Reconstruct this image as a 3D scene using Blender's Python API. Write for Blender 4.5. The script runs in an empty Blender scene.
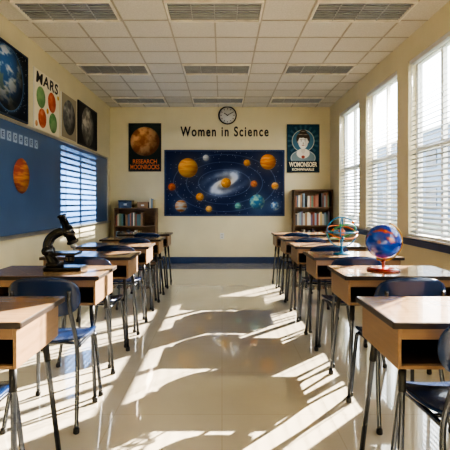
import bpy, bmesh, math, random
import numpy as np
from mathutils import Vector, Matrix
random.seed(4)
C = bpy.context.scene.collection
XL, XR, YB, YF, H = -2.24, 2.16, 8.6, -1.6, 3.12

# ---------------- helpers ----------------
def lin(c):
    return tuple((x/12.92 if x <= .04045 else ((x+.055)/1.055)**2.4) for x in c)
def hexc(h):
    return lin(tuple(int(h[i:i+2], 16)/255 for i in (0, 2, 4)))
def mat(name, hexcol, rough=.6, metal=0, var=.06, scale=8, coat=0, stretch=None, bump=0, spec=.5):
    m = bpy.data.materials.new(name); m.use_nodes = True
    nt = m.node_tree; b = nt.nodes['Principled BSDF']
    c = hexc(hexcol)
    tc = nt.nodes.new('ShaderNodeTexCoord'); mp = nt.nodes.new('ShaderNodeMapping')
    if stretch: mp.inputs['Scale'].default_value = stretch
    n = nt.nodes.new('ShaderNodeTexNoise'); n.inputs['Scale'].default_value = scale; n.inputs['Detail'].default_value = 4
    r = nt.nodes.new('ShaderNodeValToRGB')
    r.color_ramp.elements[0].position = .3; r.color_ramp.elements[1].position = .7
    r.color_ramp.elements[0].color = (*[max(0, x*(1-var*2)) for x in c], 1)
    r.color_ramp.elements[1].color = (*[min(1, x*(1+var)) for x in c], 1)
    nt.links.new(tc.outputs['Object'], mp.inputs[0]); nt.links.new(mp.outputs[0], n.inputs['Vector'])
    nt.links.new(n.outputs['Fac'], r.inputs[0]); nt.links.new(r.outputs[0], b.inputs['Base Color'])
    b.inputs['Roughness'].default_value = rough; b.inputs['Metallic'].default_value = metal
    b.inputs['Coat Weight'].default_value = coat; b.inputs['Specular IOR Level'].default_value = spec
    if bump:
        bp = nt.nodes.new('ShaderNodeBump'); bp.inputs['Strength'].default_value = bump; bp.inputs['Distance'].default_value = .01
        nt.links.new(n.outputs['Fac'], bp.inputs['Height']); nt.links.new(bp.outputs[0], b.inputs['Normal'])
    return m
def attrmat(name, rough=.5, coat=0, spec=.5):
    m = bpy.data.materials.new(name); m.use_nodes = True
    nt = m.node_tree; b = nt.nodes['Principled BSDF']
    a = nt.nodes.new('ShaderNodeAttribute'); a.attribute_name = 'Col'
    nt.links.new(a.outputs['Color'], b.inputs['Base Color'])
    b.inputs['Roughness'].default_value = rough; b.inputs['Coat Weight'].default_value = coat; b.inputs['Specular IOR Level'].default_value = spec
    return m
def addobj(name, me, m=None, parent=None, loc=None, rot=None, **props):
    o = bpy.data.objects.new(name, me); C.objects.link(o)
    if m: me.materials.append(m) if me and not me.materials else None
    if parent: o.parent = parent
    if loc: o.location = loc
    if rot: o.rotation_euler = rot
    for k, v in props.items(): o[k] = v
    return o
def boxes(bl):
    bm = bmesh.new()
    for (x0, x1, y0, y1, z0, z1) in bl:
        vs = [bm.verts.new(p) for p in [(x0,y0,z0),(x1,y0,z0),(x1,y1,z0),(x0,y1,z0),(x0,y0,z1),(x1,y0,z1),(x1,y1,z1),(x0,y1,z1)]]
        for f in [(0,3,2,1),(4,5,6,7),(0,1,5,4),(1,2,6,5),(2,3,7,6),(3,0,4,7)]: bm.faces.new([vs[i] for i in f])
    me = bpy.data.meshes.new('m'); bm.to_mesh(me); bm.free(); return me
def bevel(o, w=.004, seg=2):
    md = o.modifiers.new('b', 'BEVEL'); md.width = w; md.segments = seg; md.limit_method = 'ANGLE'; return o
def smooth(me):
    for p in me.polygons: p.use_smooth = True
    return me
def catmull(P, n=8):
    P = [Vector(p) for p in P]; out = []
    Q = [P[0]*2-P[1]] + P + [P[-1]*2-P[-2]]
    for i in range(1, len(Q)-2):
        for k in range(n):
            t = k/n; a, b, c, d = Q[i-1:i+3]
            out.append(.5*((2*b)+(c-a)*t+(2*a-5*b+4*c-d)*t*t+(3*b-a-3*c+d)*t**3))
    out.append(P[-1]); return out
def tube(pts, r, seg=10, sm=False, radii=None, closed=False):
    if sm: pts = catmull(pts)
    pts = [Vector(p) for p in pts]; n = len(pts)
    bm = bmesh.new(); rings = []; up = None
    for i, p in enumerate(pts):
        if closed: t = (pts[(i+1) % n]-pts[i-1]).normalized()
        else: t = (pts[min(i+1, n-1)]-pts[max(i-1, 0)]).normalized()
        if up is None: up = t.orthogonal().normalized()
        up = (up - t*up.dot(t)).normalized(); s = t.cross(up)
        rr = radii[i] if radii else r
        rings.append([bm.verts.new(p+(up*math.cos(a)+s*math.sin(a))*rr) for a in [2*math.pi*k/seg for k in range(seg)]])
    m = n if closed else n-1
    for i in range(m):
        A, B = rings[i], rings[(i+1) % n]
        for k in range(seg): bm.faces.new([A[k], A[(k+1) % seg], B[(k+1) % seg], B[k]])
    if not closed:
        bm.faces.new(rings[0][::-1]); bm.faces.new(rings[-1])
    bmesh.ops.recalc_face_normals(bm, faces=bm.faces)
    me = bpy.data.meshes.new('t'); bm.to_mesh(me); bm.free(); return smooth(me)
def ringpts(r, n=40, M=None):
    ps = [Vector((r*math.cos(2*math.pi*k/n), r*math.sin(2*math.pi*k/n), 0)) for k in range(n)]
    return [M @ p for p in ps] if M else ps
def lathe(prof, seg=32):
    bm = bmesh.new(); rings = []
    for r, z in prof:
        rings.append([bm.verts.new((max(r, 1e-4)*math.cos(2*math.pi*k/seg), max(r, 1e-4)*math.sin(2*math.pi*k/seg), z)) for k in range(seg)])
    for A, B in zip(rings, rings[1:]):
        for k in range(seg): bm.faces.new([A[k], A[(k+1) % seg], B[(k+1) % seg], B[k]])
    bm.faces.new(rings[0][::-1]); bm.faces.new(rings[-1])
    bmesh.ops.recalc_face_normals(bm, faces=bm.faces)
    me = bpy.data.meshes.new('l'); bm.to_mesh(me); bm.free(); return me
def join(meshes):
    bm = bmesh.new()
    for m in meshes: bm.from_mesh(m)
    me = bpy.data.meshes.new('j'); bm.to_mesh(me); bm.free(); return me
def text(body, w, h=None, ext=.001, spacing=1.0, thick=.0, shear=0):
    cu = bpy.data.curves.new('t', 'FONT'); cu.body = body; cu.align_x = 'CENTER'; cu.align_y = 'CENTER'
    cu.extrude = ext; cu.space_character = spacing; cu.offset = thick; cu.shear = shear
    o = bpy.data.objects.new('t', cu); C.objects.link(o)
    bpy.context.view_layer.update()
    me = bpy.data.meshes.new_from_object(o.evaluated_get(bpy.context.evaluated_depsgraph_get()))
    bpy.data.objects.remove(o)
    co = np.array([v.co[:] for v in me.vertices]); mn, mx = co.min(0), co.max(0); c = (mn+mx)/2
    sx = w/(mx[0]-mn[0]); sy = (h/(mx[1]-mn[1])) if h else sx
    for v in me.vertices: v.co = ((v.co.x-c[0])*sx, (v.co.y-c[1])*sy, v.co.z)
    me.materials.clear(); return me
def dup(root, loc, rotz=0):
    def rec(o, par):
        n = o.copy(); C.objects.link(n)
        if par: n.parent = par
        for ch in [c for c in bpy.data.objects if c.parent == o]: rec(ch, n)
        return n
    n = rec(root, None); n.location = loc; n.rotation_euler = (0, 0, rotz); return n
def empty(name, loc=(0, 0, 0), **props):
    o = bpy.data.objects.new(name, None); o.empty_display_size = .05; C.objects.link(o); o.location = loc
    for k, v in props.items(): o[k] = v
    return o

# -------- painted grids --------
def vnoise(X, Y, s, seed=0):
    X = X*s; Y = Y*s; xi = np.floor(X).astype(int); yi = np.floor(Y).astype(int); fx = X-xi; fy = Y-yi
    fx = fx*fx*(3-2*fx); fy = fy*fy*(3-2*fy)
    def hsh(a, b):
        return np.modf(np.abs(np.sin(a*127.1+b*311.7+seed*74.7)*43758.5453))[0]
    return (hsh(xi, yi)*(1-fx)+hsh(xi+1, yi)*fx)*(1-fy)+(hsh(xi, yi+1)*(1-fx)+hsh(xi+1, yi+1)*fx)*fy
def fbm(X, Y, s, seed=0):
    return sum(vnoise(X, Y, s*2**k, seed+k)*.5**k for k in range(4))/1.875
def hx(h): return np.array([int(h[i:i+2], 16)/255 for i in (0, 2, 4)])
def mixc(A, B, m): return A*(1-m[..., None])+B*m[..., None]
def step(a, w=.003): return np.clip(.5-a/w, 0, 1)
def planet(A, X, Y, cx, cy, r, c1, c2, s=3, seed=1, shade=.6, lx=-.5, ly=.5, band=False):
    dx = (X-cx)/r; dy = (Y-cy)/r; rr = np.sqrt(dx*dx+dy*dy)
    z = np.sqrt(np.clip(1-rr*rr, 0, 1))
    n = fbm(dx*(.3 if band else 1)+9, dy*(2 if band else 1)+9, s, seed); n = np.clip((n-.35)*3.2, 0, 1)
    col = hx(c1)*(1-n[..., None])+hx(c2)*n[..., None]
    L = np.clip((dx*lx+dy*ly+z*.8), 0, 1)*shade+(1-shade)
    return mixc(A, col*L[..., None], step((rr-1)*r))
def paintgrid(w, h, nx, ny, fn, material):
    xs = np.linspace(-w/2, w/2, nx); ys = np.linspace(-h/2, h/2, ny); X, Y = np.meshgrid(xs, ys)
    col = np.clip(fn(X, Y), 0, 1); col = np.where(col <= .04045, col/12.92, ((col+.055)/1.055)**2.4)
    verts = np.stack([X.ravel(), Y.ravel(), np.zeros(X.size)], 1)
    faces = [(j*nx+i, j*nx+i+1, (j+1)*nx+i+1, (j+1)*nx+i) for j in range(ny-1) for i in range(nx-1)]
    me = bpy.data.meshes.new('g'); me.from_pydata(verts.tolist(), [], faces)
    at = me.color_attributes.new(name='Col', type='FLOAT_COLOR', domain='POINT')
    buf = np.ones((X.size, 4), dtype=np.float32); buf[:, :3] = col.reshape(-1, 3)
    at.data.foreach_set('color', buf.ravel()); me.materials.append(material); return me

# ---------------- materials ----------------
M_wall = mat('wall_paint', 'DCD3B4', .75, var=.02, scale=3)
M_ceil = mat('ceiling_tile', 'D8D5CB', .9, var=.05, scale=60)
M_tbar = mat('ceiling_grid', 'B4AE9E', .5)
M_frame = mat('light_trim', 'E8E4D8', .5)
M_blue = mat('blue_trim', '1B3A68', .4)
M_white = mat('white_paint', 'D6D5D0', .4, var=.02)
M_slat = mat('blind_slat', 'A8A8A5', .45, var=.02)
M_oak = mat('oak_laminate', '84684C', .4, var=.06, scale=6, stretch=(1, 1, 12))
M_top = mat('desktop_laminate', 'A98B6A', .18, var=.07, scale=5, stretch=(1, 10, 1), coat=.5)
M_edge = mat('dark_edge_band', '2A2019', .4)
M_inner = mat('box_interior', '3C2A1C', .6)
M_chrome = mat('grey_steel', '5A5E66', .25, metal=.9, var=.03)
M_rub = mat('black_rubber', '141414', .5)
M_seat = mat('blue_plastic', '162F58', .25, var=.04, coat=.3)
M_black = mat('black_enamel', '0C0D10', .25, coat=.4)
M_dark = mat('dark_wood', '7E6248', .5, var=.15, scale=8, stretch=(1, 1, 8))
M_ink = mat('black_ink', '1A1A1C', .6)
M_louv = mat('louver_grey', 'B4B8BC', .3, metal=.5)
M_pan = mat('diffuser_grey', '9A9EA0', .2)
M_board = mat('blue_chalkboard', '4A6894', .3, var=.07, scale=1.5)
M_alu = mat('aluminium', 'B9B7B0', .35, metal=.7)
M_print = attrmat('printed_picture', .6, 0, .25)
M_globe = attrmat('globe_surface', .1, .8)

# floor
M_floor = mat('polished_floor', 'D0C7B3', .1, var=.03, scale=2.2, coat=1)
nt = M_floor.node_tree; b = nt.nodes['Principled BSDF']; b.inputs['Coat Roughness'].default_value = .02; b.inputs['Coat IOR'].default_value = 2.1
rampsock = b.inputs['Base Color'].links[0].from_socket
br = nt.nodes.new('ShaderNodeTexBrick'); br.offset = 0; br.squash = 1
br.inputs['Scale'].default_value = 1; br.inputs['Brick Width'].default_value = .61; br.inputs['Row Height'].default_value = .61
br.inputs['Mortar Size'].default_value = .003; br.inputs['Color1'].default_value = (1, 1, 1, 1); br.inputs['Color2'].default_value = (.97, .97, .97, 1)
br.inputs['Mortar'].default_value = (.88, .87, .85, 1)
tc = nt.nodes.new('ShaderNodeTexCoord'); nt.links.new(tc.outputs['Object'], br.inputs['Vector'])
mx = nt.nodes.new('ShaderNodeMix'); mx.data_type = 'RGBA'; mx.blend_type = 'MULTIPLY'; mx.inputs[0].default_value = 1
nt.links.new(rampsock, mx.inputs[6]); nt.links.new(br.outputs['Color'], mx.inputs[7]); nt.links.new(mx.outputs[2], b.inputs['Base Color'])

M_glass = bpy.data.materials.new('window_glass'); M_glass.use_nodes = True
nt = M_glass.node_tree; nt.nodes.clear()
o_ = nt.nodes.new('ShaderNodeOutputMaterial'); t_ = nt.nodes.new('ShaderNodeBsdfTransparent'); g_ = nt.nodes.new('ShaderNodeBsdfGlossy')
g_.inputs['Roughness'].default_value = .02; x_ = nt.nodes.new('ShaderNodeMixShader'); x_.inputs[0].default_value = .06
nt.links.new(t_.outputs[0], x_.inputs[1]); nt.links.new(g_.outputs[0], x_.inputs[2]); nt.links.new(x_.outputs[0], o_.inputs[0])

# ---------------- room ----------------
S = dict(kind='structure')
addobj('floor', boxes([(XL-.15, XR+.15, YF-.15, YB+.15, -.1, 0)]), M_floor, **S)
addobj('ceiling', boxes([(XL-.15, XR+.15, YF-.15, YB+.15, H, H+.1)]), M_ceil, **S)
addobj('wall_back', boxes([(XL-.15, XR+.15, YB, YB+.15, 0, H)]), M_wall, **S)
addobj('wall_front', boxes([(XL-.15, XR+.15, YF-.15, YF, 0, H)]), M_wall, **S)
addobj('wall_left', boxes([(XL-.15, XL, YF, YB, 0, H)]), M_wall, **S)
Z0, Z1, T = .80, 2.84, .16
wc = [7.35-1.47*k for k in range(6)]; hw = .575
bl = [(XR, XR+T, YF, YB, 0, Z0), (XR, XR+T, YF, YB, Z1, H)]
edges = sorted([YF, YB]+[c-hw for c in wc]+[c+hw for c in wc])
for a, c in zip(edges[0::2], edges[1::2]): bl.append((XR, XR+T, a, c, Z0, Z1))
addobj('wall_right', boxes(bl), M_wall, **S)
addobj('baseboard_back', boxes([(XL+.012, XR-.012, YB-.015, YB, 0, .12)]), M_blue, **S)
addobj('baseboard_left', boxes([(XL, XL+.012, YF, YB, 0, .12)]), M_blue, **S)
addobj('baseboard_right', boxes([(XR-.012, XR, YF, YB, 0, .12)]), M_blue, **S)
bevel(addobj('trim_1', boxes([(XR-.045, XR, YF, YB, Z0-.075, Z0-.005)]), M_blue, **S), .006)
TX = [-2.015+.485*k for k in range(9)]; TY = [4.05+.465*k for k in range(-12, 10)]
TY = [y for y in TY if YF < y < YB]
addobj('trim_2', boxes([(x-.009, x+.009, YF, YB, H-.006, H) for x in TX]+[(XL, XR, y-.009, y+.009, H-.0055, H) for y in TY]), M_tbar, **S)

# windows + blinds
for i, c in enumerate(wc):
    w = addobj('window_%d' % (i+1), None, None, None, (XR+.12, c, (Z0+Z1)/2), **S)
    hh = (Z1-Z0)/2; f = .045
    bevel(addobj('window_frame', boxes([(-.03, .03, -hw, -hw+f, -hh, hh), (-.03, .03, hw-f, hw, -hh, hh), (-.03, .03, -hw+f, hw-f, -hh, -hh+f), (-.03, .03, -hw+f, hw-f, hh-f, hh),
        (-.025, .025, -.022, .022, -hh+f, hh-f), (-.028, .028, -hw+f, -.022, -.03, .03), (-.028, .028, .022, hw-f, -.03, .03)]), M_white, w), .004)
    addobj('window_pane', boxes([(-.003, .003, -hw+f, hw-f, -hh+f, hh-f)]), M_glass, w)
    bevel(addobj('window_sill', boxes([(-.15, -.03, -hw+.001, hw-.001, -hh, -hh+.02)]), M_white, w), .004)
SL = .63
def make_blind():
    r = empty('window_blind', (XR+.035, wc[0], Z0+.02), label='white horizontal slatted blind lowered and tilted open', category='window blind', group='slatted blinds in the windows')
    hgt = Z1-Z0-.02; w2 = hw-.012
    bevel(addobj('headrail', boxes([(-.03, .03, -w2, w2, hgt-.05, hgt-.002)]), M_white, r), .004)
    half = .021; bm = bmesh.new(); z = .055
    while z < hgt-.07:
        rows = []
        for u in (-1, -.33, .33, 1):
            rows.append([bm.verts.new((u*half, y, z+u*half*SL+(1-u*u)*.001)) for y in (-w2, w2)])
        for a, b2 in zip(rows, rows[1:]): bm.faces.new([a[0], a[1], b2[1], b2[0]])
        z += .055
    me = bpy.data.meshes.new('s'); bm.to_mesh(me); bm.free()
    o = addobj('slats', me, M_slat, r); md = o.modifiers.new('s', 'SOLIDIFY'); md.thickness = .0018
    bevel(addobj('bottom_rail', boxes([(-.024, .024, -w2, w2, .005, .025)]), M_white, r), .004)
    for y in (-w2*.7, w2*.7):
        addobj('ladder_cord', boxes([(-.025, -.023, y-.003, y+.003, .02, hgt-.05), (.023, .025, y-.003, y+.003, .02, hgt-.05)]), M_white, r)
    addobj('tilt_wand', tube([(-.034, w2-.08, hgt-.04), (-.034, w2-.08, hgt-.9)], .004, 6), M_white, r)
    return r
bl0 = make_blind()
for c in wc[1:]: dup(bl0, (XR+.035, c, Z0+.02))

# ceiling lights
def make_light():
    r = empty('ceiling_light', (0, 0, H-.03), label='unlit recessed ceiling light with grey louvre grille', category='ceiling light', group='ceiling lights')
    w, d = .455, .205
    bevel(addobj('light_frame', boxes([(-w-.02, w+.02, -d-.02, -d, 0, .03), (-w-.02, w+.02, d, d+.02, 0, .03), (-w-.02, -w, -d, d, 0, .03), (w, w+.02, -d, d, 0, .03)]), M_frame, r), .003)
    addobj('diffuser', boxes([(-w, w, -d, d, .024, .03)]), M_pan, r)
    addobj('louver', boxes([(-w, w, -d+.41/8*k-.002, -d+.41/8*k+.002, .012, .022) for k in range(1, 8)]+[(x-.004, x+.004, -d, d, .011, .0225) for x in (-.228, 0, .228)]), M_louv, r)
    return r
lt = make_light(); first = True
for y in (4.05+.2325, 5.91+.2325, 7.77+.2325, 4.05-1.86+.2325):
    for x in (-1.53, -.075, 1.38):
        if first: lt.location = (x, y, H-.03); first = False
        else: dup(lt, (x, y, H-.03))

# ---------------- back wall things ----------------
def BX(px, d=8.6): return (px-222)*d/430
def BZ(py, d=8.6): return 1.2-(py-203)*d/430
def flat(name, w, h, loc, wall, fn, nx, ny, label, category, frame=None, fw=.02, th=.012):
    rot = (math.pi/2, 0, 0) if wall == 'back' else (math.pi/2, 0, math.pi/2)
    r = addobj(name, boxes([(-w/2, w/2, -h/2, h/2, 0, th)]), frame or M_white, None, loc, rot, label=label, category=category)
    if frame:
        bevel(addobj('frame', boxes([(-w/2, w/2, -h/2, -h/2+fw, th, th+.012), (-w/2, w/2, h/2-fw, h/2, th, th+.012), (-w/2, -w/2+fw, -h/2+fw, h/2-fw, th, th+.012), (w/2-fw, w/2, -h/2+fw, h/2-fw, th, th+.012)]), frame, r), .003)
    iw = w-2*fw if frame else w; ih = h-2*fw if frame else h
    addobj('print', paintgrid(iw, ih, nx, ny, fn, M_print), None, r, (0, 0, th+.001))
    return r
def put_text(r, body, w, h, x, y, m, z=.0145, **k):
    addobj('lettering', text(body, w, h, **k), m, r, (x, y, z))

bw, bh = 120*.02, 66*.02; bcx, bcz = BX(224.5), BZ(183)
def space(X, Y):
    A = np.zeros(X.shape+(3,))+hx('10224C')
    A = mixc(A, hx('284A88'), np.clip(fbm(X+5, Y+5, 1.4, 3)*1.6-.6, 0, 1)*.6)
    rs = np.random.RandomState(5)
    st = rs.rand(*X.shape) > .996; A[st] = hx('AFC0E0')
    for (rx, ry) in [(.52, .27), (.76, .42), (1.02, .57)]:
        d = np.abs(np.sqrt((X/rx)**2+(Y/ry)**2)-1)*ry; A = mixc(A, hx('8FA6D0'), step(d-.004, .006)*.4)
    a = .42; gx = X*math.cos(a)+Y*math.sin(a); gy = (-X*math.sin(a)+Y*math.cos(a))*2.2
    rr = np.sqrt(gx*gx+gy*gy); th = np.arctan2(gy, gx)
    arm = (.5+.5*np.cos(2*th-np.log(rr+.03)*4.6))**1.4; g = np.exp(-(rr/.42)**2.4)*(.25+.9*arm)*1.35*(.6+.7*fbm(X+3, Y+3, 12, 2))
    A = mixc(A, hx('D4E0F6'), np.clip(g, 0, .92)); A = mixc(A, hx('FFF0C8'), np.clip(np.exp(-(rr/.14)**2), 0, 1))
    P = [(188,168,9.8,'D98A2E','F2B860'),(226,183,5,'E99A2C','F7C060'),(268,162,7.8,'D87C2A','F0AE58'),(172,187,3.8,'C25A2C','E08A4A'),(181,206,6,'C87A3A','C8D0D0'),
         (200,197,4,'D98A2E','E8B060'),(209,209,3.2,'E0A04A','F0C070'),(247,163,3.4,'D98A2E','E8B060'),(238,206,3.2,'4E9AA0','9AD0C0'),(257,202,7.5,'3C7AA8','9CC7B4'),
         (275,186,3.6,'D98A2E','E8C080'),(275,206,4.4,'3E6FB0','C0D4E0'),(206,158,3.2,'B9C4D8','E8E8E0'),(254,184,3.4,'C86A3A','E8A060')]
    for k, (px, py, r, c1, c2) in enumerate(P):
        cx_, cy_ = BX(px)-bcx, BZ(py)-bcz; R = np.sqrt((X-cx_)**2+(Y-cy_)**2)
        A = mixc(A, hx(c2), np.exp(-(R/(r*.028))**2)*.3)
        A = planet(A, X, Y, cx_, cy_, r*.02, c1, c2, 3, k, .4, band=(k % 2 == 0))
    return A
flat('space_poster', bw, bh, (bcx, YB, bcz), 'back', space, 300, 166, 'large navy solar system and galaxy display board with blue frame', 'wall display', M_blue, .03)
addobj('wall_lettering', text('Women in Science', 1.76, .2, ext=.004, thick=.02, spacing=1.25), M_ink, None, (BX(224.5), YB-.004, BZ(131.5)), (math.pi/2, 0, 0), label='black Women in Science lettering fixed on the wall', category='wall lettering')

M_orange = mat('orange_ink', 'E8824A', .6); M_cream = mat('cream_ink', 'F2E8CC', .6)
def mars_small(X, Y):
    A = np.zeros(X.shape+(3,))+hx('22302F'); A = mixc(A, hx('3A4644'), np.clip(fbm(X+3, Y+3, 5, 1)-.3, 0, 1))
    return planet(A, X, Y, 0, .12, .29, 'A8683E', 'E6B27C', 2.5, 4, .4)
p = flat('poster', .65, .96, (BX(145), YB, BZ(147.5)), 'back', mars_small, 90, 130, 'dark framed poster of an orange planet with orange title', 'poster', mat('charcoal_frame', '2A2C30', .5), .015)
put_text(p, 'RESEARCH', .48, .085, 0, -.28, M_orange, thick=.02); put_text(p, 'MOONROCKS', .58, .095, 0, -.39, M_orange, thick=.02)
def portrait(X, Y):
    A = np.zeros(X.shape+(3,))+hx('1A4A62'); A = mixc(A, hx('12364C'), np.clip(fbm(X+2, Y+2, 6, 1)*1.4-.4, 0, 1))
    E = lambda cx, cy, rx, ry: step((np.sqrt(((X-cx)/rx)**2+((Y-cy)/ry)**2)-1)*min(rx, ry), .008)
    th = np.arctan2(Y-.15, X); R = np.sqrt(X*X+(Y-.15)**2)
    A = mixc(A, hx('5F8C9C'), ((np.cos(th*18) > .2) & (R < .32) & (R > .2)).astype(float)*.4)
    A = mixc(A, hx('D4D2C2'), E(0, .15, .225, .225)); A = mixc(A, hx('4A7890'), E(0, .15, .212, .212))
    A = mixc(A, hx('C4C8C4'), E(0, -.19, .25, .16)); A = mixc(A, hx('7C9098'), E(0, -.19, .235, .145)); A = mixc(A, hx('ECE8DC'), E(0, -.1, .13, .1)); A = mixc(A, hx('A04A3A'), E(0, -.17, .035, .03))
    A = mixc(A, hx('4A4038'), E(0, .19, .135, .145)); A = mixc(A, hx('4A4038'), E(0, .325, .07, .05))
    A = mixc(A, hx('DCD6CA'), E(0, -.01, .042, .1)); A = mixc(A, hx('F2EFE6'), E(0, .125, .096, .135))
    A = mixc(A, hx('CFC8BC'), E(.06, .1, .03, .07)*.5); A = mixc(A, hx('4A4038'), E(-.035, .255, .075, .045)); A = mixc(A, hx('4A4038'), E(.055, .248, .06, .05))
    A = mixc(A, hx('A89C90'), E(-.05, .28, .05, .008)); A = mixc(A, hx('A89C90'), E(.05, .275, .045, .007)); A = mixc(A, hx('A89C90'), E(0, .34, .04, .008))
    for s in (-1, 1):
        A = mixc(A, hx('FFFFFF'), E(s*.038, .15, .017, .008)); A = mixc(A, hx('2A241E'), E(s*.038, .15, .008, .008)); A = mixc(A, hx('54483F'), E(s*.038, .176, .022, .004))
        A = mixc(A, hx('DCD6CA'), E(s*.1, .13, .012, .028))
    A = mixc(A, hx('B0A496'), E(.004, .1, .01, .02)); A = mixc(A, hx('9A5A4C'), E(0, .062, .026, .007))
    A = mixc(A, hx('102A3A'), step(Y+.25, .006))
    return A
p = flat('poster', .65, .96, (BX(303), YB, BZ(148.5)), 'back', portrait, 130, 190, 'teal framed poster of a dark-haired woman portrait with title', 'poster', mat('teal_frame', '1A3A4A', .5), .015)
put_text(p, 'WOMONSOER', .56, .1, 0, -.32, M_cream, thick=.03); put_text(p, 'KONWNARLE', .44, .055, 0, -.42, M_cream, thick=.03)

# clock
ck = empty('wall_clock', (BX(227.5), YB, BZ(115.5)), label='round white wall clock with black rim', category='clock'); ck.rotation_euler = (math.pi/2, 0, 0); ck.scale = (.86, .86, 1)
addobj('clock_face', smooth(lathe([(.19, 0), (.19, .02), (.001, .0205)])), M_white, ck)
addobj('rim', tube(ringpts(.2, 40, Matrix.Translation((0, 0, .018))), .014, 10, closed=True), M_black, ck)
addobj('hour_marks', join([(lambda me, a: (me.transform(Matrix.Rotation(a, 4, 'Z')), me)[1])(boxes([(-.006, .006, .135, .165, .021, .023)]), k*math.pi/6) for k in range(12)]), M_ink, ck)
addobj('clock_hand', boxes([(-.006, .006, -.02, .13, .025, .028)]), M_ink, ck, None, (0, 0, math.radians(-60)))
addobj('clock_hand', boxes([(-.008, .008, -.02, .09, .029, .032)]), M_ink, ck, None, (0, 0, math.radians(58)))
# outlet
ol = bevel(addobj('wall_outlet', boxes([(-.04, .04, -.01, 0, -.06, .06)]), M_white, None, (BX(222), YB, BZ(236)), label='white plastic wall outlet plate', category='outlet'), .003)
for z in (-.025, .025): addobj('socket', boxes([(-.014, -.008, -.0115, -.01, z-.01, z+.01), (.008, .014, -.0115, -.01, z-.01, z+.01)]), M_ink, ol)

# bookcases
def bookcase(x0, x1, h, levels, label):
    r = empty('bookcase', ((x0+x1)/2, YB-.17, 0), label=label, category='bookcase'); w = (x1-x0)/2; t = .022
    bevel(addobj('carcass', boxes([(-w, -w+t, -.15, .15, 0, h), (w-t, w, -.15, .15, 0, h), (-w+t, w-t, -.15, .15, h-t, h), (-w+t, w-t, -.15, .15, 0, .07), (-w+t, w-t, .138, .15, .07, h-t)]), M_dark, r), .002)
    zs = [.07]+levels
    for z in levels: addobj('shelf', boxes([(-w+t, w-t, -.14, .138, z-t, z)]), M_dark, r)
    return r, w-t, zs
bookcols = ['94503F', '5A7088', '66806A', 'C8B080', 'E0D8C4', '54565E', '9A7A5C', '8AA0B0', 'AA7460', '7A6F80', 'C0BAAA', '5A7A7C']
BM = [mat('book_cover_'+c, c, .6) for c in bookcols]; M_page = mat('paper_pages', 'E6DEC8', .8)
def book(w, h, d, m, loc, grp, tilt=0):
    t = .003
    r = addobj('book', boxes([(-w/2, -w/2+t, 0, d, 0, h), (w/2-t, w/2, 0, d, 0, h), (-w/2+t, w/2-t, 0, t, 0, h)]), m, None, loc, (0, tilt, 0), label='upright hardcover book standing on the bookcase shelf', category='book', group=grp)
    addobj('pages', boxes([(-w/2+t, w/2-t, t, d-.004, .004, h-.004)]), M_page, r)
def fillshelf(cx, w, z, hmax, grp, fill=.95):
    x = -w+.01
    while x < -w+2*w*fill-.05:
        bw_ = random.uniform(.02, .042); hh_ = random.uniform(.7, .95)*hmax
        book(bw_, hh_, .19, random.choice(BM), (cx+x+bw_/2, YB-.3, z), grp); x += bw_+.0015
        if random.random() < .08: x += .05
r, w, zs = bookcase(BX(293, 8.43), XR-.02, 1.46, [.42, .77, 1.12], 'wooden bookcase filled with books under the portrait poster')
for z in zs: fillshelf(r.location.x, w, z, .29, 'books in the tall bookcase', .97)
r2, w2_, zs2 = bookcase(XL+.16, BX(157, 8.43), 1.1, [.42, .76], 'low wooden bookcase with books beside the display')
for z in zs2: fillshelf(r2.location.x, w2_, z, .27, 'books in the low bookcase', .75)
x2 = r2.location.x
def binbox(x, w, h, d, m, label):
    b0 = bevel(addobj('storage_box', boxes([(-w/2, w/2, -d/2, d/2, 0, h)]), m, None, (x, YB-.18, 1.1), label=label, category='storage box'), .006)
    bevel(addobj('lid', boxes([(-w/2-.006, w/2+.006, -d/2-.006, d/2+.006, h, h+.02)]), m, b0), .004)
    addobj('label_holder', boxes([(-.03, .03, -d/2-.003, -d/2, h*.4, h*.7)]), M_white, b0)
binbox(x2-.2, .26, .13, .2, M_black, 'black storage box on the low bookcase')
binbox(x2+.14, .2, .1, .2, BM[6], 'brown storage box on the low bookcase')
for k in range(3): book(.03, .2-.02*k, .15, BM[[4, 7, 3][k]], (x2+.28+.034*k, YB-.26, 1.1), 'books on top of the low bookcase')

# ---------------- left wall ----------------
y0, y1, bz0, bz1 = 2.6, 8.3, .86, 2.05
cb = addobj('chalkboard', boxes([(XL, XL+.02, y0, y1, bz0, bz1)]), M_board, label='long blue chalkboard with aluminium frame along the wall', category='chalkboard')
f = .03
bevel(addobj('frame', boxes([(XL, XL+.035, y0, y1, bz1, bz1+f), (XL, XL+.035, y0-f, y0, bz0-f, bz1+f), (XL, XL+.035, y1, y1+f, bz0-f, bz1+f), (XL, XL+.035, y0, y1, bz0-f, bz0)]), M_alu, cb), .003)
bevel(addobj('chalk_tray', boxes([(XL+.035, XL+.1, y0, y1, bz0-.03, bz0-.018), (XL+.094, XL+.1, y0, y1, bz0-.018, bz0-.008)]), M_alu, cb), .002)
for y in (4.0, 6.15): addobj('panel_seam', boxes([(XL+.02, XL+.023, y-.004, y+.004, bz0, bz1)]), M_board, cb)
M_card = mat('pale_card', '9AAECB', .7); M_cardink = mat('blue_ink', '2C446C', .6)
for k, ch in enumerate('BECGHSEC'):
    yy = 4.22+.13*k
    c0 = addobj('letter_card', boxes([(-.042, .042, -.05, .05, 0, .003)]), M_card, None, (XL+.0205, yy, 1.9), (math.pi/2, 0, math.pi/2), label='small pale card with a blue capital letter on the chalkboard', category='card', group='letter cards along the chalkboard')
    addobj('lettering', text(ch, .042, .055, thick=.0), M_cardink, c0, (0, 0, .0035))
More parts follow.
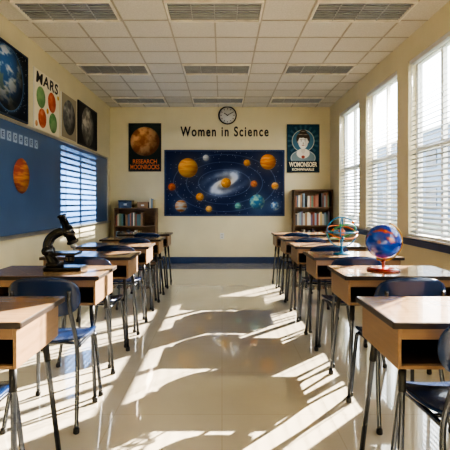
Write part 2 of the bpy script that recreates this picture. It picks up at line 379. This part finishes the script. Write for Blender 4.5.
def cut(X, Y):
    A = np.zeros(X.shape+(3,))+hx('C5723E'); return planet(A, X, Y, 0, 0, .2, 'A85848', 'F0A860', 2.5, 8, .35, band=True)
bm = bmesh.new(); me = paintgrid(.4, .4, 80, 80, cut, M_print); bm.from_mesh(me)
bmesh.ops.delete(bm, geom=[v for v in bm.verts if v.co.length > .197], context='VERTS'); bm.to_mesh(me); bm.free()
addobj('planet_cutout', me, None, None, (XL+.024, 4.76, 1.5), (math.pi/2, 0, math.pi/2), label='round orange planet picture stuck on the chalkboard', category='planet picture')
def earthp(X, Y):
    A = np.zeros(X.shape+(3,))+hx('0E1828'); st = np.random.RandomState(1).rand(*X.shape) > .993; A[st] = 1
    cx, cy, r = -.02, .02, .33
    R = np.sqrt((X-cx)**2+(Y-cy)**2); A = mixc(A, hx('6FA4DC'), np.exp(-np.clip(R-r, 0, 1)/.02)*.8)
    dx = (X-cx)/r; dy = (Y-cy)/r; z = np.sqrt(np.clip(1-dx*dx-dy*dy, 0, 1))
    col = np.zeros(X.shape+(3,))+hx('3A70B4')
    land = np.clip((fbm(dx+3, dy+7, 1.6, 12)-.56)*14, 0, 1); col = mixc(col, hx('8C9A7A'), land*.7)
    cl = np.clip((fbm(dx*1+dy*.5+4, dy*2.2+2, 2.6, 5)-.48)*6, 0, 1); col = mixc(col, hx('EEF3F8'), cl*.85)
    L = np.clip(-dx*.35+dy*.45+z*.8, 0, 1)*.75+.25
    return mixc(A, col*L[..., None], step(R-r, .006))
flat('poster', .84, .76, (XL+.001, 4.50, 2.48), 'left', earthp, 150, 136, 'poster of a blue cloudy planet on black', 'poster', mat('navy_frame', '20344E', .5), .02)
def marsp(X, Y):
    A = np.zeros(X.shape+(3,))+hx('EAE2CA')
    P = [(-.2,.04,.13,'6E9E66','8AB078'),(.14,.05,.13,'C8502E','D8785A'),(-.16,-.21,.12,'C85A34','DC8A66'),(.18,-.21,.13,'5E9058','84AC74'),(-.33,-.3,.035,'D8A070','D8A070'),(.35,.16,.03,'D8B04A','D8B04A'),(.0,-.09,.035,'D8A04A','D8A04A')]
    for k, (x, y, r, c, c2) in enumerate(P): A = planet(A, X, Y, x, y, r, c, c2, 2, k, .15)
    return A
p = flat('poster', .78, .72, (XL+.001, 5.49, 2.46), 'left', marsp, 130, 120, 'cream poster titled with large green and red planet discs', 'poster')
put_text(p, 'MARS', .68, .14, 0, .265, M_ink, thick=.02, shear=.1, spacing=1.15)
def moonp(bg, c1, c2, r, sd):
    def fn(X, Y):
        A = np.zeros(X.shape+(3,))+hx(bg); return planet(A, X, Y, 0, 0, r, c1, c2, 3.5, sd, .5)
    return fn
flat('poster', .6, .62, (XL+.001, 6.27, 2.44), 'left', moonp('A89E86', '6A6A68', 'A8A6A0', .25, 5), 100, 100, 'beige poster of a grey moon', 'poster')
flat('poster', .98, .68, (XL+.001, 7.14, 2.46), 'left', moonp('2A2C30', '7A7870', 'CCC8BE', .32, 6), 130, 100, 'dark poster of a pale cratered moon', 'poster', mat('black_frame', '202226', .5), .02)

# ---------------- desks ----------------
def make_desk():
    W, D, h = .37, .225, .76
    r = empty('student_desk', label='student desk with tan laminate top, oak book box and steel legs', category='desk', group='student desks in two rows')
    o = addobj('desktop', boxes([(-W+.006, W-.006, -D+.006, D-.006, h-.022, h)]), M_top, r)
    bevel(addobj('edge_band', boxes([(-W, W, -D, -D+.006, h-.024, h-.001), (-W, W, D-.006, D, h-.024, h-.001), (-W, -W+.006, -D+.006, D-.006, h-.024, h-.001), (W-.006, W, -D+.006, D-.006, h-.024, h-.001)]), M_edge, r), .002)
    w, d, t, z0, z1 = W-.025, D-.02, .014, h-.18, h-.024
    bevel(addobj('book_box', boxes([(-w, -w+t, -d, d, z0, z1), (w-t, w, -d, d, z0, z1), (-w+t, w-t, -d, d, z0, z0+t), (-w+t, w-t, d-t, d, z0+t, z1), (-.007, .007, -d+.01, d-t, z0+t, z1), (-w+t, w-t, -d, -d+.012, z1-.045, z1)]), M_oak, r), .002)
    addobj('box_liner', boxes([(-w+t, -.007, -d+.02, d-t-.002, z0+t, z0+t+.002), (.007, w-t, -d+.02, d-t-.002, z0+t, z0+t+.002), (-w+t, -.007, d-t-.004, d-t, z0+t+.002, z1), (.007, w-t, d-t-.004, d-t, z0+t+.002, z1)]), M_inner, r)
    for sx in (-1, 1):
        for sy in (-1, 1):
            l = addobj('leg', tube([(sx*(w-.04), sy*(d-.055), z0), (sx*(w-.037), sy*(d-.05), z0-.05), (sx*(w), sy*(d+.01), .02)], .0115, 12), M_chrome, r)
            addobj('foot', lathe([(.014, 0), (.017, .004), (.016, .03), (.0125, .034)], 12), M_rub, l, (sx*(w), sy*(d+.01), 0))
            addobj('leg_collar', tube([(sx*(w-.04), sy*(d-.055), z0-.005), (sx*(w-.037), sy*(d-.05), z0-.05), (sx*(w-.033), sy*(d-.043), z0-.1)], .0145, 12), M_rub, l)
    return r
def shell(fn, nu, nv, th):
    bm = bmesh.new(); V = [[bm.verts.new(fn(i/(nu-1)*2-1, j/(nv-1)*2-1)) for i in range(nu)] for j in range(nv)]
    for j in range(nv-1):
        for i in range(nu-1): bm.faces.new([V[j][i], V[j][i+1], V[j+1][i+1], V[j+1][i]])
    bmesh.ops.recalc_face_normals(bm, faces=bm.faces)
    bmesh.ops.solidify(bm, geom=bm.faces[:], thickness=th)
    me = bpy.data.meshes.new('sh'); bm.to_mesh(me); bm.free(); return smooth(me)
def sq(u, v, k=.28):
    s = 1-k*(u*u*v*v)*.55
    return u*s, v*s
def make_chair():
    r = empty('student_chair', label='blue plastic school chair with tubular steel legs', category='chair', group='school chairs at the desks')
    def seat(u, v):
        a, b_ = sq(u, v); x = a*.2; y = b_*.2
        return (x, y, .445+.018*a*a+(.02*b_*b_ if b_ < 0 else -.028*b_**3))
    def back(u, v):
        a, b_ = sq(u, v, .4); x = a*.195; z = .70+b_*.108
        return (x, -.215-.03*(b_+1)*.5+.04*a*a, z)
    addobj('seat', shell(seat, 17, 17, .01), M_seat, r)
    addobj('backrest', shell(back, 17, 11, .01), M_seat, r)
    for s in (-1, 1):
        addobj('leg', tube([(s*.19, -.25, .012), (s*.175, -.19, .25), (s*.168, -.175, .41), (s*.165, -.205, .52), (s*.15, -.236, .65), (s*.15, -.245, .74)], .011, 10, sm=True), M_chrome, r)
        addobj('leg', tube([(s*.165, -.17, .42), (s*.165, .08, .418), (s*.168, .125, .405), (s*.175, .145, .36), (s*.195, .19, .012)], .011, 10, sm=True), M_chrome, r)
    ch = [c for c in bpy.data.objects if c.parent == r and c.name.startswith('leg')]
    for c, (x, y) in zip(ch, [(-.19, -.25), (-.195, .19), (.19, -.25), (.195, .19)]):
        addobj('foot', lathe([(.013, 0), (.016, .004), (.015, .025), (.012, .028)], 12), M_rub, c, (x, y, 0))
    addobj('crossbar', join([tube([(-.166, -.1, .422), (.166, -.1, .422)], .009, 8), tube([(-.166, .08, .42), (.166, .08, .42)], .009, 8)]), M_chrome, r)
    return r
dk = make_desk(); chr_ = make_chair(); df = cf = True
backs = [2.03, 3.03, 3.93, 4.78, 5.63, 6.48]
for s in (-1, 1):
    for k, yb in enumerate(backs):
        cx = s*1.11
        if s == 1 and k == 0: cx = 1.0
        yc = yb-.225
        if df: dk.location = (cx, yc, 0); df = False
        else: dup(dk, (cx, yc, 0))
        ccx = s*1.0; ccy = yb-.45-.09; rz = random.uniform(-.05, .05)
        if k == 0: ccy = 1.68; ccx = .93 if s == 1 else -1.05
        if k == 1 and s == -1: ccx = -.95
        if cf: chr_.location = (ccx, ccy, 0); cf = False
        else: dup(chr_, (ccx, ccy, 0), rz)

# ---------------- microscope ----------------
ms = empty('microscope', (-1.03, 2.82, .76), label='black laboratory microscope standing on a student desk', category='microscope'); ms.scale = (1.08, 1.08, 1.06)
bm_ = boxes([(-.11, .12, -.065, .065, 0, .026), (-.1, -.02, -.05, .05, .026, .05)])
bevel(addobj('base', bm_, M_black, ms), .008, 3)
arm = catmull([(-.06, 0, .03), (-.085, 0, .08), (-.105, 0, .14), (-.085, 0, .2), (-.03, 0, .235), (.02, 0, .235)])
addobj('arm', tube(arm, .02, 14, radii=[.034-.01*i/len(arm) for i in range(len(arm))]), M_black, ms)
bevel(addobj('stage', boxes([(-.08, .085, -.06, .06, .096, .112), (-.1, -.06, -.025, .025, .08, .112)]), M_black, ms), .003)
addobj('condenser', lathe([(.02, .05), (.028, .06), (.028, .085), (.02, .096)], 20), M_black, ms, (.03, 0, 0))
dirv = Vector((.42, 0, -1)).normalized(); top = Vector((-.02, 0, .335))
addobj('body_tube', tube([top+dirv*.03, top+dirv*.07, top+dirv*.071, top+dirv*.13, top+dirv*.131, top+dirv*.165], .02, 16, radii=[.024, .024, .032, .034, .027, .027]), M_black, ms)
addobj('eyepiece', tube([top-dirv*.006, top+dirv*.004, top+dirv*.005, top+dirv*.032], .02, 16, radii=[.025, .029, .022, .021]), M_black, ms)
nb = top+dirv*.165
addobj('nosepiece', tube([nb, nb+dirv*.012, nb+dirv*.022], .03, 18, radii=[.034, .036, .024]), M_rub, ms)
for a in (-.35, .15, .6):
    d2 = Vector((math.sin(a), .0, -math.cos(a)))
    if a == .15: addobj('objective_lens', tube([nb+dirv*.018, nb+dirv*.018+d2*.025, nb+dirv*.018+d2*.026, nb+dirv*.018+d2*.042], .01, 12, radii=[.012, .012, .008, .007]), M_louv, ms)
    else: addobj('objective_lens', tube([nb+dirv*.018, nb+dirv*.018+d2*.02, nb+dirv*.018+d2*.03], .01, 12, radii=[.011, .011, .007]), M_louv, ms)
for y in (-1, 1):
    addobj('focus_knob', tube([(-.1, y*.015, .12), (-.1, y*.038, .12), (-.1, y*.04, .12), (-.1, y*.055, .12)], .02, 16, radii=[.028, .028, .018, .018]), M_black, ms)

# ---------------- globe ----------------
gl = empty('globe', (1.05, 2.8, .76), label='blue and orange celestial globe on a red round base', category='globe')
bm = bmesh.new(); bmesh.ops.create_uvsphere(bm, u_segments=96, v_segments=64, radius=.112); me = bpy.data.meshes.new('gs'); bm.to_mesh(me); bm.free(); smooth(me)
co = np.array([v.co[:] for v in me.vertices])/.112
n = (fbm(co[:, 0]+5, co[:, 2]+5, 1.6, 2)+fbm(co[:, 1]+7, co[:, 2]+4, 1.7, 9))/2
n2 = fbm(co[:, 0]+co[:, 1]+9, co[:, 2]+3, 3, 4)
A = np.zeros((len(co), 3))+hx('0834A0'); A = mixc(A, hx('1A6CD8'), np.clip(n2*2-.8, 0, 1))
A = mixc(A, hx('B03A20'), np.clip((n-.58)*18, 0, 1)); A = mixc(A, hx('E89038'), np.clip((n-.63)*18, 0, 1))
A = np.where(A <= .04045, A/12.92, ((A+.055)/1.055)**2.4)
at = me.color_attributes.new(name='Col', type='FLOAT_COLOR', domain='POINT')
buf = np.ones((len(co), 4), dtype=np.float32); buf[:, :3] = A; at.data.foreach_set('color', buf.ravel()); me.materials.append(M_globe)
M_red = mat('red_lacquer', '96301C', .15, coat=.8); M_brass = mat('brass', 'B88A3A', .3, metal=.9)
cz = .19
addobj('globe_ball', me, None, gl, (0, 0, cz), (0, math.radians(20), math.radians(60)))
arc = [Matrix.Translation((0, 0, cz)) @ Vector((.124*math.sin(a), 0, .124*math.cos(a))) for a in [math.radians(20+180*k/24) for k in range(25)]]
addobj('meridian_arm', tube(arc, .005, 8), M_brass, gl)
addobj('axis_pin', tube([arc[0], Vector((0, 0, cz)), arc[-1]], .003, 6), M_brass, gl)
addobj('stand', smooth(lathe([(.02, .012), (.012, .025), (.009, .045), (.014, .068)], 20)), M_red, gl)
addobj('base', smooth(lathe([(.1, 0), (.105, .004), (.102, .013), (.065, .02), (.02, .026)], 40)), M_red, gl)

# ---------------- armillary ----------------
ar = empty('armillary_sphere', (1.03, 3.7, .76), label='armillary sphere of blue, green and orange rings with small beads', category='armillary sphere'); ar.scale = (1.06, 1.06, 1.06)
M_teal = mat('teal_enamel', '1E78A8', .3); M_or = mat('orange_enamel', 'D0702A', .35); M_green = mat('green_enamel', '3C9A5A', .35)
cz = .18
bead = bmesh.new(); bmesh.ops.create_uvsphere(bead, u_segments=16, v_segments=10, radius=.012); bme = {}
for mm in (M_teal, M_or, M_green):
    x = bpy.data.meshes.new('bead'); bead.to_mesh(x); smooth(x); x.materials.append(mm); bme[mm.name] = x
for k, (rx, ry, rr, m, bmx, ba) in enumerate([(90, 0, .12, M_teal, M_or, 40), (90, 70, .116, M_teal, M_green, 150), (23, 10, .12, M_or, M_teal, 250), (-35, 20, .112, M_green, M_or, 200), (0, 0, .125, M_teal, M_or, 320)]):
    M = Matrix.Translation((0, 0, cz)) @ Matrix.Rotation(math.radians(ry), 4, 'Z') @ Matrix.Rotation(math.radians(rx), 4, 'X')
    addobj('ring', tube(ringpts(rr, 48, M), .0052, 8, closed=True), m, ar)
    addobj('bead', bme[bmx.name], None, ar, M @ Vector((rr*math.cos(math.radians(ba)), rr*math.sin(math.radians(ba)), 0)))
bm = bmesh.new(); bmesh.ops.create_uvsphere(bm, u_segments=24, v_segments=16, radius=.028); me = bpy.data.meshes.new('c'); bm.to_mesh(me); bm.free()
addobj('core_ball', smooth(me), M_or, ar, (0, 0, cz))
addobj('axis_rod', tube([(-.03, 0, cz-.115), (.03, 0, cz+.115)], .0025, 6), M_brass, ar)
addobj('stand', smooth(lathe([(.065, 0), (.068, .006), (.05, .012), (.014, .018), (.009, .035), (.014, .06)], 28)), M_teal, ar)

# ---------------- outside ----------------
addobj('ground', boxes([(XR+.16, 60, -30, 60, -.4, -.3)]), mat('grass_ground', '707A6E', .9, var=.2, scale=1), kind='structure')
bd = empty('backdrop_building', (16, 20, -.3), label='added grey-blue facade with rows of dark windows, toning down the sky', category='backdrop_building')  # added backdrop, darkens the bright sky behind the blinds
addobj('facade', boxes([(0, 6, -22, 30, 0, 7)]), mat('facade_render', '6E7C8C', .9, var=.05), bd)
wins = []
for k in range(17):
    for zz in (1.0, 4.2): wins.append((-.05, 0, -21+3*k, -19.4+3*k, zz, zz+1.6))
addobj('facade_windows', boxes(wins), mat('dark_glass', '222E3A', .2), bd)
addobj('roof_edge', boxes([(-.2, 6.1, -22.1, 30.1, 7, 7.25)]), M_white, bd)

# lamps
def sun(name, d, strength, col, ang):
    l = bpy.data.lights.new(name, 'SUN'); l.energy = strength; l.color = col; l.angle = math.radians(ang)
    o = bpy.data.objects.new(name, l); C.objects.link(o); o.rotation_euler = Vector(d).to_track_quat('-Z', 'Y').to_euler(); o.location = (8, 8, 8); return o
sun('sun', (-1, -1.0, -.62), 46, (1, .9, .77), .35)
src = Vector((10.2, 4.35, 4.07)); tgt = Vector((XL, 6.8, 1.34))
l = bpy.data.lights.new('board_patch_spot', 'SPOT'); l.energy = 110000; l.spot_size = math.radians(14); l.spot_blend = 0; l.shadow_soft_size = .012; l.color = (1, .94, .85)  # added spot, stands in for sun through the window onto the chalkboard
o = bpy.data.objects.new('board_patch_spot', l); C.objects.link(o); o.location = src; dr = (tgt-src).normalized(); q = dr.to_track_quat('-Z', 'Y'); o.rotation_euler = q.to_euler()
fl = empty('board_patch_rig', (src.x, src.y, -.3), label='added unseen spot box throwing a sun-like patch on the chalkboard', category='helper_lamp')  # added unseen box and post, its opening crops the beam to a rectangle
aw, ah, dd = .036, .0175, .5
hs = addobj('patch_mask_box', boxes([(-.12, -aw, -.12, .12, -dd-.004, -dd), (aw, .12, -.12, .12, -dd-.004, -dd), (-aw, aw, -.12, -ah, -dd-.004, -dd), (-aw, aw, ah, .12, -dd-.004, -dd),
    (-.124, -.12, -.12, .12, -dd, .1), (.12, .124, -.12, .12, -dd, .1), (-.12, .12, -.124, -.12, -dd, .1), (-.12, .12, .12, .124, -dd, .1), (-.12, .12, -.12, .12, .1, .104)]), M_louv, fl, (0, 0, src.z+.3))
hs.rotation_euler = q.to_euler()
addobj('post', tube([(0, 0, 0), (0, 0, src.z+.3-.15)], .03, 12), M_louv, fl)

for c in wc:
    l = bpy.data.lights.new('portal', 'AREA'); l.shape = 'RECTANGLE'; l.size = hw*2; l.size_y = Z1-Z0; l.cycles.is_portal = True
    o = bpy.data.objects.new('portal', l); C.objects.link(o); o.location = (XR+.2, c, (Z0+Z1)/2)
    o.rotation_euler = Vector((-1, 0, 0)).to_track_quat('-Z', 'Z').to_euler()

# world
w = bpy.data.worlds.new('World'); bpy.context.scene.world = w; w.use_nodes = True
bg = w.node_tree.nodes['Background']; bg.inputs[0].default_value = (.86, .93, 1, 1); bg.inputs[1].default_value = 6.5

vs = bpy.context.scene.view_settings
vs.view_transform = 'AgX'
try: vs.look = 'AgX - High Contrast'
except Exception: pass
vs.exposure = 0.3

# camera
cam = bpy.data.cameras.new('Camera'); cam.lens = 430/450*36; cam.sensor_width = 36; cam.shift_x = 3/450; cam.shift_y = -22/450; cam.clip_start = .05
co_ = bpy.data.objects.new('Camera', cam); C.objects.link(co_); co_.location = (0, 0, 1.2); co_.rotation_euler = (math.pi/2, 0, 0)
bpy.context.scene.camera = co_
